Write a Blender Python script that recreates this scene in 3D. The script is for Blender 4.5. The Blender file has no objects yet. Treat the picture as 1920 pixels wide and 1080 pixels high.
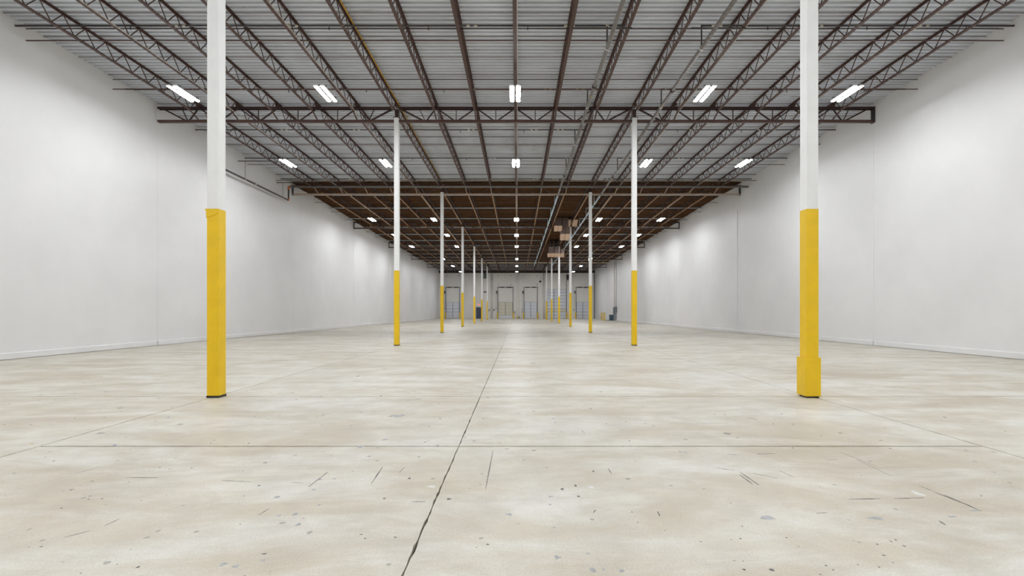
import bpy, math, random
from mathutils import Vector, Matrix

random.seed(7)
scene = bpy.context.scene
C = scene.collection

# ------------------------------------------------------------------ camera, world, exposure
F_PX = 900.0                       # focal length in pixels of the 1920 wide frame
CAM_X, CAM_Z = 0.077, 1.444
cam_d = bpy.data.cameras.new('camera')
cam = bpy.data.objects.new('camera', cam_d)
C.objects.link(cam)
cam.location = (CAM_X, 0.0, CAM_Z)
cam.rotation_euler = (math.pi / 2, 0, 0)
cam_d.sensor_width = 36.0
cam_d.lens = F_PX / 1920 * 36.0
cam_d.shift_x = -10.0 / 1920
cam_d.shift_y = 43.5 / 1920
cam_d.clip_end = 300
scene.camera = cam

world = bpy.data.worlds.new('world')
scene.world = world
world.use_nodes = True
world.node_tree.nodes['Background'].inputs[0].default_value = (0.6, 0.7, 0.8, 1)
world.node_tree.nodes['Background'].inputs[1].default_value = 0.02

LAMP_STRENGTH = 182.0
scene.view_settings.view_transform = 'Standard'
scene.view_settings.look = 'None'
scene.view_settings.gamma = 1.0
scene.view_settings.use_curve_mapping = False
scene.view_settings.exposure = 0.0
try:
    scene.cycles.use_denoising = True
    scene.cycles.denoiser = 'OPENIMAGEDENOISE'
    scene.cycles.use_light_tree = True
    scene.cycles.max_bounces = 6
    scene.cycles.diffuse_bounces = 5
    scene.cycles.glossy_bounces = 2
    scene.cycles.caustics_reflective = False
    scene.cycles.caustics_refractive = False
    scene.cycles.use_adaptive_sampling = True
    scene.cycles.adaptive_threshold = 0.06
    scene.cycles.sample_clamp_indirect = 8.0
except Exception:
    pass

# ------------------------------------------------------------------ dimensions (metres)
Y0, BAY = 8.10, 12.135             # first column line, bay depth
LINES = [Y0 + BAY * k for k in range(8)]     # column lines; the last is the far wall
FAR = LINES[7]
NEAR = -10.0
WX = 15.1                          # inner wall faces at x = +-15.1
JS = 10.0 / 6                      # joist spacing
TY = [NEAR] + LINES
TZ = [9.90, 9.68, 9.57, 9.45, 9.26, 9.10, 9.02, 8.97, 8.90]   # column-top level along the hall

def T(y):
    if y <= TY[0]:
        return TZ[0]
    for a in range(len(TY) - 1):
        if y <= TY[a + 1]:
            t = (y - TY[a]) / (TY[a + 1] - TY[a])
            return TZ[a] + t * (TZ[a + 1] - TZ[a])
    return TZ[-1]

DECK = 0.62                        # underside of deck above T
ORD = ['first', 'second', 'third', 'fourth', 'fifth', 'sixth', 'seventh', 'eighth', 'ninth', 'tenth',
       'eleventh', 'twelfth', 'thirteenth', 'fourteenth', 'fifteenth', 'sixteenth', 'seventeenth', 'eighteenth']

# ------------------------------------------------------------------ materials
MATS = {}

def new_mat(name):
    m = bpy.data.materials.new(name)
    m.use_nodes = True
    MATS[name] = m
    nt = m.node_tree
    return m, nt, nt.nodes['Principled BSDF']

def N(nt, typ, **kw):
    n = nt.nodes.new(typ)
    for k, v in kw.items():
        if k in n.inputs.keys():
            n.inputs[k].default_value = v
        else:
            setattr(n, k, v)
    return n

def ramp(nt, fac, stops):
    r = nt.nodes.new('ShaderNodeValToRGB')
    el = r.color_ramp.elements
    while len(el) < len(stops):
        el.new(0.5)
    for e, (p, c) in zip(el, stops):
        e.position = p
        e.color = (c[0], c[1], c[2], 1) if hasattr(c, '__len__') else (c, c, c, 1)
    nt.links.new(fac, r.inputs[0])
    return r.outputs[0]

def mixc(nt, fac, a, b, mode='MIX'):
    n = nt.nodes.new('ShaderNodeMix')
    n.data_type = 'RGBA'
    n.blend_type = mode
    for sock, v in ((n.inputs[0], fac), (n.inputs[6], a), (n.inputs[7], b)):
        if hasattr(v, 'is_linked') or hasattr(v, 'links'):
            nt.links.new(v, sock)
        elif isinstance(v, (int, float)):
            sock.default_value = v if sock.type == 'VALUE' else (v, v, v, 1)
        else:
            sock.default_value = (v[0], v[1], v[2], 1)
    return n.outputs[2]

def math_n(nt, op, a, b=None):
    n = nt.nodes.new('ShaderNodeMath')
    n.operation = op
    for i, v in enumerate((a, b)):
        if v is None:
            continue
        if isinstance(v, (int, float)):
            n.inputs[i].default_value = v
        else:
            nt.links.new(v, n.inputs[i])
    return n.outputs[0]

def coords(nt, scale=(1, 1, 1), world_space=True):
    if world_space:
        src = nt.nodes.new('ShaderNodeNewGeometry').outputs['Position']
    else:
        src = nt.nodes.new('ShaderNodeTexCoord').outputs['Object']
    mp = nt.nodes.new('ShaderNodeMapping')
    mp.inputs['Scale'].default_value = scale
    nt.links.new(src, mp.inputs['Vector'])
    return mp.outputs[0]

def noise(nt, vec, scale, detail=4, rough=0.55, dist=0.0):
    n = nt.nodes.new('ShaderNodeTexNoise')
    n.inputs['Scale'].default_value = scale
    n.inputs['Detail'].default_value = detail
    n.inputs['Roughness'].default_value = rough
    n.inputs['Distortion'].default_value = dist
    nt.links.new(vec, n.inputs['Vector'])
    return n.outputs['Fac']

def bump(nt, bsdf, height, strength=0.2, distance=0.01):
    b = nt.nodes.new('ShaderNodeBump')
    b.inputs['Strength'].default_value = strength
    b.inputs['Distance'].default_value = distance
    nt.links.new(height, b.inputs['Height'])
    nt.links.new(b.outputs[0], bsdf.inputs['Normal'])

def painted(name, col, rough=0.5, var=0.12, scale=3.0, metallic=0.0, dirt=None, dirt_amt=0.3):
    m, nt, b = new_mat(name)
    v = coords(nt)
    f = noise(nt, v, scale, 5, 0.6)
    lo = tuple(c * (1 - var) for c in col)
    hi = tuple(min(1, c * (1 + var)) for c in col)
    colr = ramp(nt, f, [(0.3, lo), (0.7, hi)])
    if dirt:
        g = noise(nt, v, scale * 2.3, 6, 0.7, 0.6)
        k = ramp(nt, g, [(0.58, 0.0), (0.75, dirt_amt)])
        colr = mixc(nt, k, colr, dirt)
    nt.links.new(colr, b.inputs['Base Color'])
    b.inputs['Roughness'].default_value = rough
    b.inputs['Metallic'].default_value = metallic
    return m

# concrete floor
def make_concrete():
    m, nt, b = new_mat('concrete')
    p = coords(nt)
    big = noise(nt, p, 0.32, 6, 0.62, 0.4)
    c = ramp(nt, big, [(0.34, (0.48, 0.425, 0.325)), (0.50, (0.58, 0.535, 0.435)), (0.66, (0.67, 0.645, 0.58))])
    ps = coords(nt, (0.45, 1.3, 1.0))
    st = noise(nt, ps, 1.0, 8, 0.68, 0.5)
    c = mixc(nt, ramp(nt, st, [(0.44, 0.0), (0.60, 0.60)]), c, (0.73, 0.72, 0.68))
    ps2 = coords(nt, (0.36, 0.9, 1.0))
    st2 = noise(nt, ps2, 1.9, 7, 0.7, 0.8)
    c = mixc(nt, ramp(nt, st2, [(0.50, 0.0), (0.68, 0.65)]), c, (0.49, 0.44, 0.34))
    mid = noise(nt, p, 2.4, 6, 0.65, 0.3)
    c = mixc(nt, ramp(nt, mid, [(0.38, 0.28), (0.58, 0.0)]), c, (0.41, 0.37, 0.30))
    gr = noise(nt, p, 70, 3, 0.7)
    c = mixc(nt, 1.0, c, ramp(nt, gr, [(0.25, 0.84), (0.75, 1.08)]), 'MULTIPLY')
    # scattered dark specks and chips
    for sc, lim, dark in ((1.3, 0.026, 0.5), (3.1, 0.026, 0.6), (8.0, 0.015, 0.45)):
        vor = nt.nodes.new('ShaderNodeTexVoronoi')
        vor.inputs['Scale'].default_value = sc
        dn = nt.nodes.new('ShaderNodeTexNoise')
        dn.inputs['Scale'].default_value = 14
        nt.links.new(p, dn.inputs['Vector'])
        ad = nt.nodes.new('ShaderNodeVectorMath')
        ad.operation = 'MULTIPLY_ADD'
        nt.links.new(dn.outputs['Color'], ad.inputs[0])
        ad.inputs[1].default_value = (0.05, 0.05, 0)
        nt.links.new(p, ad.inputs[2])
        flat = nt.nodes.new('ShaderNodeVectorMath')
        flat.operation = 'MULTIPLY'
        flat.inputs[1].default_value = (1, 1, 0)
        nt.links.new(ad.outputs[0], flat.inputs[0])
        nt.links.new(flat.outputs[0], vor.inputs['Vector'])
        sep = nt.nodes.new('ShaderNodeSeparateColor')
        nt.links.new(vor.outputs['Color'], sep.inputs[0])
        size = math_n(nt, 'MULTIPLY', math_n(nt, 'POWER', sep.outputs[0], 5.0), lim * sc * 1.6)
        hit = math_n(nt, 'LESS_THAN', vor.outputs['Distance'], size)
        c = mixc(nt, math_n(nt, 'MULTIPLY', hit, dark), c, (0.10, 0.09, 0.085))
    nt.links.new(c, b.inputs['Base Color'])
    nt.links.new(ramp(nt, st, [(0.3, 0.56), (0.7, 0.38)]), b.inputs['Roughness'])
    b.inputs['Specular IOR Level'].default_value = 0.45
    bump(nt, b, gr, 0.12, 0.004)
    return m
make_concrete()

def make_wall(name, a, bcol, rough):
    m, nt, b = new_mat(name)
    p = coords(nt)
    f = noise(nt, p, 0.35, 4, 0.6)
    c = ramp(nt, f, [(0.3, a), (0.7, bcol)])
    nt.links.new(c, b.inputs['Base Color'])
    b.inputs['Roughness'].default_value = rough
    b.inputs['Specular IOR Level'].default_value = 0.35
make_wall('wall_paint', (0.70, 0.70, 0.70), (0.76, 0.76, 0.76), 0.42)
make_wall('far_wall_paint', (0.70, 0.685, 0.65), (0.76, 0.745, 0.71), 0.55)

def make_deck():
    m, nt, b = new_mat('galvanised_deck')
    p = coords(nt)
    f = noise(nt, p, 0.7, 5, 0.6)
    c = ramp(nt, f, [(0.3, (0.56, 0.585, 0.63)), (0.7, (0.66, 0.69, 0.74))])
    ps = coords(nt, (0.55, 5.0, 1.0))
    r = noise(nt, ps, 1.4, 6, 0.7, 0.3)
    c = mixc(nt, ramp(nt, r, [(0.64, 0.0), (0.76, 0.75)]), c, (0.22, 0.15, 0.075))
    nt.links.new(c, b.inputs['Base Color'])
    b.inputs['Metallic'].default_value = 0.15
    b.inputs['Roughness'].default_value = 0.5
make_deck()

def make_brown_deck():
    m, nt, b = new_mat('fibre_plank')
    p = coords(nt, (0.6, 2.0, 1.0))
    f = noise(nt, p, 2.2, 8, 0.72, 0.4)
    c = ramp(nt, f, [(0.3, (0.035, 0.015, 0.005)), (0.55, (0.080, 0.035, 0.011)), (0.75, (0.15, 0.072, 0.024))])
    nt.links.new(c, b.inputs['Base Color'])
    b.inputs['Roughness'].default_value = 0.9
    b.inputs['Specular IOR Level'].default_value = 0.1
make_brown_deck()

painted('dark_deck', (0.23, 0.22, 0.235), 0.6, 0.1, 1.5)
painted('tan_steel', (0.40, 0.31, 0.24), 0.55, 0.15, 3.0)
painted('primer', (0.078, 0.038, 0.031), 0.55, 0.25, 5.0, 0.0, (0.16, 0.12, 0.10), 0.4)
painted('primer_dark', (0.040, 0.019, 0.016), 0.5, 0.2, 4.0)
painted('ochre_primer', (0.30, 0.165, 0.075), 0.6, 0.25, 4.0)
painted('rust_lap', (0.17, 0.115, 0.075), 0.8, 0.35, 6.0)
painted('yellow_paint', (0.80, 0.52, 0.003), 0.42, 0.05, 4.0, 0.0, (0.45, 0.31, 0.01), 0.18)
painted('column_white', (0.80, 0.805, 0.80), 0.45, 0.03, 3.0)
painted('black_steel', (0.022, 0.020, 0.020), 0.5, 0.2, 6.0)
painted('pipe_black', (0.055, 0.048, 0.044), 0.5, 0.2, 6.0)
painted('pipe_grey', (0.17, 0.155, 0.145), 0.5, 0.15, 4.0)
painted('pipe_blue', (0.50, 0.64, 0.74), 0.5, 0.1, 3.0)
painted('brass', (0.52, 0.48, 0.38), 0.4, 0.15, 9.0, 0.5)
painted('conduit_metal', (0.48, 0.44, 0.40), 0.45, 0.15, 3.0, 0.2)
painted('orange_coupling', (0.50, 0.12, 0.03), 0.5, 0.2, 7.0)
painted('gold_conduit', (0.50, 0.27, 0.02), 0.5, 0.2, 4.0)
painted('cream_edge', (0.62, 0.56, 0.42), 0.6, 0.12, 2.0)
painted('housing_white', (0.75, 0.75, 0.75), 0.4, 0.03, 3.0)
painted('duct_brown', (0.155, 0.105, 0.09), 0.6, 0.08, 3.0)
painted('vent_beige', (0.66, 0.47, 0.34), 0.6, 0.08, 5.0)
painted('door_white', (0.66, 0.68, 0.73), 0.45, 0.03, 2.0)
painted('door_cream', (0.64, 0.61, 0.50), 0.5, 0.03, 2.0)
painted('door_seam', (0.16, 0.17, 0.19), 0.5, 0.1, 3.0)
painted('slate_door', (0.045, 0.06, 0.105), 0.45, 0.06, 2.0)
painted('panel_grey', (0.16, 0.18, 0.20), 0.45, 0.08, 3.0)
painted('transformer_teal', (0.055, 0.125, 0.165), 0.45, 0.08, 3.0)
painted('joint_filler', (0.085, 0.08, 0.07), 0.9, 0.3, 8.0)
painted('red_sign', (0.6, 0.02, 0.03), 0.5, 0.02, 3.0)
painted('stain_dark', (0.13, 0.12, 0.115), 0.7, 0.5, 25.0)
painted('stain_grey', (0.37, 0.37, 0.375), 0.6, 0.25, 25.0)
painted('stain_white', (0.64, 0.63, 0.60), 0.6, 0.1, 12.0)
painted('stain_tan', (0.40, 0.33, 0.25), 0.7, 0.1, 12.0)
painted('stain_blue', (0.05, 0.09, 0.40), 0.6, 0.1, 12.0)
painted('stain_orange', (0.55, 0.33, 0.12), 0.7, 0.1, 12.0)

def make_emit(name, col, s):
    m, nt, b = new_mat(name)
    b.inputs['Base Color'].default_value = (*col, 1)
    b.inputs['Emission Color'].default_value = (*col, 1)
    b.inputs['Emission Strength'].default_value = s
make_emit('led_strip', (0.96, 0.975, 1.0), LAMP_STRENGTH)
make_emit('led_strip_dock', (0.96, 0.975, 1.0), LAMP_STRENGTH * 1.5)
make_emit('exit_red', (1.0, 0.08, 0.06), 2.2)

# ------------------------------------------------------------------ mesh helpers
class MB:
    def __init__(s):
        s.v, s.f, s.mi = [], [], []

    def add(s, vs, fs, mi=0):
        o = len(s.v)
        s.v += [tuple(v) for v in vs]
        s.f += [tuple(i + o for i in f) for f in fs]
        s.mi += [mi] * len(fs)
        return s

    def box(s, x0, x1, y0, y1, z0, z1, mi=0):
        vs = [(x, y, z) for z in (z0, z1) for y in (y0, y1) for x in (x0, x1)]
        return s.add(vs, [(0, 2, 3, 1), (4, 5, 7, 6), (0, 1, 5, 4), (2, 6, 7, 3), (0, 4, 6, 2), (1, 3, 7, 5)], mi)

    def cbox(s, x0, x1, y0, y1, z0, z1, c=0.01, mi=0):
        """box with chamfered vertical edges"""
        pl = [(x0 + c, y0), (x1 - c, y0), (x1, y0 + c), (x1, y1 - c), (x1 - c, y1), (x0 + c, y1), (x0, y1 - c), (x0, y0 + c)]
        return s.prism_z(pl, z0, z1, mi)

    def prism_z(s, pl, z0, z1, mi=0):
        n = len(pl)
        vs = [(x, y, z0) for x, y in pl] + [(x, y, z1) for x, y in pl]
        fs = [tuple(range(n - 1, -1, -1)), tuple(range(n, 2 * n))]
        fs += [(i, (i + 1) % n, n + (i + 1) % n, n + i) for i in range(n)]
        return s.add(vs, fs, mi)

    def prism_y(s, pl, y0, y1, mi=0):
        """profile in (x, z), extruded along y"""
        n = len(pl)
        vs = [(x, y0, z) for x, z in pl] + [(x, y1, z) for x, z in pl]
        fs = [tuple(range(n)), tuple(range(2 * n - 1, n - 1, -1))]
        fs += [((i + 1) % n, i, n + i, n + (i + 1) % n) for i in range(n)]
        return s.add(vs, fs, mi)

    def bar(s, p0, p1, w, h, mi=0, up=(0, 0, 1)):
        p0, p1 = Vector(p0), Vector(p1)
        d = (p1 - p0).normalized()
        u = Vector(up)
        a = d.cross(u)
        if a.length < 1e-4:
            a = d.cross(Vector((1, 0, 0)))
        a.normalize()
        b = a.cross(d).normalized()
        vs = []
        for p in (p0, p1):
            for sa, sb in ((-1, -1), (1, -1), (1, 1), (-1, 1)):
                vs.append(p + a * sa * w / 2 + b * sb * h / 2)
        return s.add(vs, [(3, 2, 1, 0), (4, 5, 6, 7), (0, 1, 5, 4), (1, 2, 6, 5), (2, 3, 7, 6), (3, 0, 4, 7)], mi)

    def tube(s, pts, r, n=10, mi=0):
        pts = [Vector(p) for p in pts]
        vs = []
        rs = r if hasattr(r, '__len__') else [r] * len(pts)
        ref = None
        for i, p in enumerate(pts):
            d = (pts[min(i + 1, len(pts) - 1)] - pts[max(i - 1, 0)]).normalized()
            if ref is None:
                ref = Vector((0, 0, 1)) if abs(d.z) < 0.9 else Vector((1, 0, 0))
            a = d.cross(ref)
            if a.length < 1e-3:
                ref = Vector((1, 0, 0)) if abs(d.x) < 0.9 else Vector((0, 1, 0))
                a = d.cross(ref)
            a.normalize()
            b = a.cross(d).normalized()
            for k in range(n):
                t = 2 * math.pi * k / n
                vs.append(p + (a * math.cos(t) + b * math.sin(t)) * rs[i])
        fs = []
        for i in range(len(pts) - 1):
            for k in range(n):
                k2 = (k + 1) % n
                fs.append((i * n + k, i * n + k2, (i + 1) * n + k2, (i + 1) * n + k))
        fs.append(tuple(range(n - 1, -1, -1)))
        fs.append(tuple(range((len(pts) - 1) * n, len(pts) * n)))
        return s.add(vs, fs, mi)

    def mesh(s, name, mats, smooth=False):
        me = bpy.data.meshes.new(name)
        me.from_pydata(s.v, [], s.f)
        mats = mats if isinstance(mats, (list, tuple)) else [mats]
        for m in mats:
            me.materials.append(MATS[m])
        if len(mats) > 1:
            me.polygons.foreach_set('material_index', s.mi)
        if smooth:
            me.polygons.foreach_set('use_smooth', [len(p.vertices) == 4 for p in me.polygons])
        me.validate()
        me.update()
        return me

def inst(name, me, parent=None, loc=(0, 0, 0), rot=(0, 0, 0), scale=(1, 1, 1)):
    o = bpy.data.objects.new(name, me)
    C.objects.link(o)
    o.parent = parent
    o.location = loc
    o.rotation_euler = rot
    o.scale = scale
    return o

def tag(o, label=None, cat=None, group=None, kind=None):
    if label:
        o['label'] = label
    if cat:
        o['category'] = cat
    if group:
        o['group'] = group
    if kind:
        o['kind'] = kind
    return o

def thing(name, label, cat, loc=(0, 0, 0), group=None, kind=None, rot=(0, 0, 0)):
    return tag(inst(name, None, None, loc, rot), label, cat, group, kind)

def part(name, mb, mat, parent, loc=(0, 0, 0), smooth=False):
    return inst(name, mb.mesh(name, mat, smooth), parent, loc)

# ------------------------------------------------------------------ floor
def slab_outline(x0, x1, y0, y1, gx, gy, step, jit):
    x0 += gx / 2; x1 -= gx / 2; y0 += gy / 2; y1 -= gy / 2
    pts = []
    def edge(ax, ay, bx, by):
        L = math.hypot(bx - ax, by - ay)
        n = max(1, int(L / step))
        for i in range(n):
            t = i / n
            j = (random.random() ** 3) * jit if 0 < i else 0
            px, py = ax + (bx - ax) * t, ay + (by - ay) * t
            nx, ny = -(by - ay) / L, (bx - ax) / L
            pts.append((px + nx * j, py + ny * j))
    edge(x0, y0, x1, y0); edge(x1, y0, x1, y1); edge(x1, y1, x0, y1); edge(x0, y1, x0, y0)
    return pts

floor = tag(inst('floor', MB().box(-15.6, 15.6, NEAR - .3, FAR + .4, -0.30, -0.045).mesh('floor', 'joint_filler')),
            'pale worn concrete warehouse floor cut by dark saw joints', 'floor', kind='structure')
ROWS = [NEAR, -4.0] + LINES
ROWS[2] = 8.14
XJ = [-WX, -5.03, -0.55, 5.05, WX]
for r in range(len(ROWS) - 1):
    for c in range(4):
        ys = [ROWS[r], ROWS[r + 1]]
        if ROWS[r] == -4.0 and c in (1, 2):
            ys = [ROWS[r], 5.13, ROWS[r + 1]]
        for k in range(len(ys) - 1):
            near = ys[k + 1] < 21 and ys[k + 1] > 0
            pl = slab_outline(XJ[c] + (.006 if c == 3 else 0), XJ[c + 1] - (.006 if c == 0 else 0), ys[k], ys[k + 1], 0.007, 0.027, 0.07 if near else 1.2, 0.010 if near else 0.0)
            part('slab', MB().prism_z(pl, -0.04, 0.0), 'concrete', floor)

def fl(px, py):
    d = py - 583.5
    return ((px - 970) / d * CAM_Z + CAM_X, F_PX * CAM_Z / d)

# worn marks on the slabs: (kind, crop, x, y, w, h) read off three crops of the floor
K = 1571 / 640.0
CR = {0: 0, 1: 640, 2: 1280}
spots = [
 ('d',0,40,288,8,3),('d',0,20,383,12,4),('d',0,140,385,12,4),('d',0,345,355,10,3),('d',0,487,232,12,3),('d',0,716,367,8,4),('d',0,986,456,9,4),
 ('d',0,971,468,10,4),('d',0,1145,469,14,4),('d',0,247,551,14,5),('d',0,228,508,8,4),('d',0,208,534,8,4),('d',0,735,581,14,4),('d',0,780,587,8,4),
 ('d',0,882,583,12,4),('d',0,1192,664,14,8),('d',0,1122,712,10,5),('d',0,326,684,14,4),('d',0,290,689,6,4),('d',0,414,712,13,5),('d',0,470,724,16,5),
 ('d',0,408,727,14,4),('d',0,283,768,16,6),('d',0,133,946,8,6),('d',0,602,958,8,5),('d',0,636,1039,22,12),('d',0,540,1026,10,5),('d',0,1105,842,9,5),
 ('d',0,372,1067,12,5),('d',0,1172,345,9,3),('d',0,1232,358,8,3),('d',0,1288,343,8,3),('d',0,1365,268,10,3),('d',0,190,945,20,8),('d',0,592,647,8,4),
 ('b',0,774,350,14,5),('b',0,527,478,20,6),('o',0,793,302,12,5),('o',0,145,470,26,5),
 ('g',0,1275,717,34,16),('g',0,1360,795,34,20),('g',0,1285,802,26,12),('g',0,1373,843,32,20),('g',0,1470,753,24,8),('g',0,1445,683,28,10),('g',0,1475,636,20,10),
 ('g',0,1540,632,22,8),('g',0,1025,1027,38,26),('g',0,1085,1036,46,20),('g',0,1212,1008,28,12),('d',0,1216,978,34,8),('g',0,430,205,20,4),('g',0,345,239,18,4),
 ('g',1,260,343,84,16),('g',1,355,266,32,6),('g',1,200,452,34,10),('g',1,90,485,44,14),('g',1,128,530,26,8),('d',1,312,631,20,8),('d',1,198,723,18,8),
 ('d',1,494,726,28,10),('g',1,648,611,16,6),('g',1,640,659,22,6),('g',1,840,547,20,6),('d',1,1078,664,16,12),('d',1,1017,680,20,12),('d',1,1092,714,18,10),
 ('g',1,963,714,30,8),('g',1,961,751,20,8),('g',1,772,797,42,14),('g',1,979,857,18,10),('d',1,674,935,20,8),('d',1,93,889,20,6),('d',1,110,907,14,8),
 ('d',1,248,902,18,6),('g',1,996,995,44,24),('g',1,1134,976,22,12),('g',1,1157,1052,38,32),('g',1,1207,1049,20,16),('g',1,1290,1056,38,20),('d',1,1338,786,10,6),
 ('d',1,1365,833,8,6),('d',1,1320,633,32,4),('g',1,1435,389,28,5),('d',1,455,356,16,4),('d',1,654,355,8,4),('g',1,975,356,16,5),('g',1,985,374,14,5),
 ('d',1,385,464,12,4),('d',1,728,467,8,4),('d',1,1326,458,10,5),('g',1,880,101,38,5),('d',1,77,160,18,4),('d',1,183,251,14,4),('d',1,675,259,14,4),
 ('d',1,1148,310,14,4),('d',1,1312,368,8,3),('d',1,886,322,16,3),('w',1,880,185,16,10),('w',1,1150,672,40,16),('w',1,415,668,60,14),
 ('w',1,755,358,24,5),('d',1,1160,598,10,12),('g',1,1560,508,26,10),('d',1,1488,870,10,5),
 ('g',2,12,510,22,8),('d',2,725,422,24,4),('d',2,1207,350,22,5),('d',2,1485,414,7,4),('d',2,416,380,8,4),('d',2,506,381,10,4),('d',2,455,333,12,3),
 ('d',2,955,493,16,5),('d',2,508,491,12,5),('d',2,1375,712,12,5),('g',2,390,812,86,26),('g',2,890,814,96,24),('g',2,1340,779,64,9),('g',2,1242,807,48,10),
 ('d',2,221,744,8,5),('d',2,274,851,10,5),('d',2,266,908,16,6),('d',2,224,913,8,5),('d',2,84,922,18,4),('d',2,477,904,12,6),('d',2,282,1051,20,12),
 ('d',2,410,1052,36,16),('d',2,533,945,9,5),('d',2,660,1032,14,8),('d',2,693,1052,13,7),('d',2,633,1072,14,8),('d',2,807,1027,10,6),('d',2,904,1039,14,6),
 ('d',2,926,985,18,8),('d',2,958,920,10,12),('d',2,980,914,12,10),('d',2,1020,942,16,10),('d',2,895,934,14,8),('d',2,968,1018,10,6),('d',2,278,1012,9,5),
 ('w',2,1080,700,50,30),('w',2,880,230,44,7),('w',2,1465,216,44,5),('w',2,1015,141,40,5),('g',2,355,516,26,8),('g',2,765,821,16,8),
]
lines = [
 (0,578,626,728,628,4),(0,1018,640,1155,647,3),(0,1340,650,1395,652,2),(0,1420,670,1508,602,4),(0,1190,800,1238,770,3),(0,480,850,550,817,3),
 (0,298,902,415,872,3),(0,345,610,465,575,2),(0,1010,415,1060,411,2),(1,138,655,190,578,4),(1,265,605,290,580,2),(1,664,680,698,503,3),
 (1,320,738,388,738,3),(1,413,348,470,348,2),(1,1105,408,1120,423,2),(1,1228,585,1245,612,3),(1,1455,783,1466,804,4),(1,1160,790,1170,775,3),
 (2,262,614,323,658,5),(2,266,604,352,662,5),(2,155,582,238,594,3),(2,325,608,438,630,3),(2,765,727,910,724,5),(2,975,724,1110,720,4),
 (2,1085,664,1160,692,3),(2,1160,695,1330,760,5),(2,1200,705,1375,782,4),(2,720,508,890,575,2),(2,800,545,960,620,2),(2,615,791,665,789,3),
 (2,1180,826,1210,845,5),(2,60,378,210,377,2),(2,340,519,425,516,3),(2,300,352,345,362,4),(2,660,546,715,544,2),(2,445,595,510,625,2),(2,205,520,245,522,2)]
KIND = {'d': 'stain_dark', 'g': 'stain_grey', 'w': 'stain_white', 't': 'stain_tan', 'b': 'stain_blue', 'o': 'stain_orange'}
for k, cr, x, y, w, h in spots:
    cx, cy = CR[cr] + x / K, 640 + y / K
    X, Y = fl(cx, cy)
    rx = w / K / (cy - 583.5) * CAM_Z / 2
    ry = abs(fl(cx, cy - h / K / 2)[1] - fl(cx, cy + h / K / 2)[1]) / 2
    n = 11
    ph = random.random() * 6
    pl = []
    for i in range(n):
        a = 2 * math.pi * i / n
        q = 0.72 + 0.28 * math.sin(3 * a + ph) * random.random() + 0.22 * (random.random() - .5)
        pl.append((X + rx * q * math.cos(a), Y + ry * q * math.sin(a)))
    part('stain', MB().prism_z(pl, -0.001, 0.0006), KIND[k], floor)
for cr, xa, ya, xb, yb, w in lines:
    A = fl(CR[cr] + xa / K, 640 + ya / K); B = fl(CR[cr] + xb / K, 640 + yb / K)
    wid = 0.0014 * w
    dx, dy = B[0] - A[0], B[1] - A[1]
    L = math.hypot(dx, dy) or 1
    nx, ny = -dy / L, dx / L
    n = 7
    left, right = [], []
    for i in range(n + 1):
        t = i / n
        px, py = A[0] + dx * t, A[1] + dy * t
        q = wid * (0.25 + 0.75 * math.sin(math.pi * (0.1 + 0.8 * t))) * (0.6 + 0.6 * random.random())
        left.append((px + nx * q, py + ny * q)); right.append((px - nx * q, py - ny * q))
    part('scratch', MB().prism_z(right + left[::-1], -0.001, 0.0006), 'stain_dark', floor)

# ------------------------------------------------------------------ walls
def long_wall(name, sgn, label):
    w = inst(name, MB().box(min(sgn * (WX + .008), sgn * 15.45), max(sgn * (WX + .008), sgn * 15.45), NEAR - .3, FAR + .3, -0.3, 10.95).mesh(name, 'wall_paint'))
    tag(w, label, 'wall', kind='structure')
    for k in range(len(TY) - 1):
        part('wall_panel', MB().box(min(sgn * WX, sgn * (WX + .008)), max(sgn * WX, sgn * (WX + .008)),
             TY[k] + (.007 if k else 0), TY[k + 1] - .007, 0.0, 10.9), 'wall_paint', w)
    return w
wall_l = long_wall('wall_left', -1, 'long white painted concrete wall on the left')
wall_r = long_wall('wall_right', 1, 'long white painted concrete wall on the right')
wall_f = tag(inst('wall_far', MB().box(-WX, WX, FAR + .025, FAR + .3, -0.3, 10.95).mesh('wall_far', 'far_wall_paint')),
             'far end wall with the loading dock doors', 'wall', kind='structure')
fx = [-WX, -9.9, -5.05, 0.15, 5.15, 10.4, WX]
for a in range(len(fx) - 1):
    for z0, z1 in ((0, 6.32), (6.345, 10.9)):
        part('wall_panel', MB().box(fx[a] + (.012 if a else 0), fx[a + 1] - (.012 if a < 5 else 0), FAR, FAR + .025, z0, z1), 'far_wall_paint', wall_f)
tag(inst('wall_near', MB().box(-WX, WX, NEAR - .3, NEAR, -0.3, 10.95).mesh('wall_near', 'wall_paint')),
    'white end wall behind the photographer', 'wall', kind='structure')

for sgn, side in ((-1, 'left'), (1, 'right')):
    bb = thing('baseboard_' + side, 'white painted kerb along the foot of the %s wall' % side, 'baseboard', kind='structure')
    for k in range(len(TY) - 1):
        pr = [(sgn * WX, 0.014), (sgn * (WX - .05), 0.014), (sgn * (WX - .05), 0.185), (sgn * (WX - .035), 0.2), (sgn * WX, 0.215)]
        if sgn < 0:
            pr = pr[::-1]
        part('kerb_section', MB().prism_y(pr, TY[k] + .01, TY[k + 1] - (.10 if k == 1 else .01)), 'wall_paint', bb)

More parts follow.
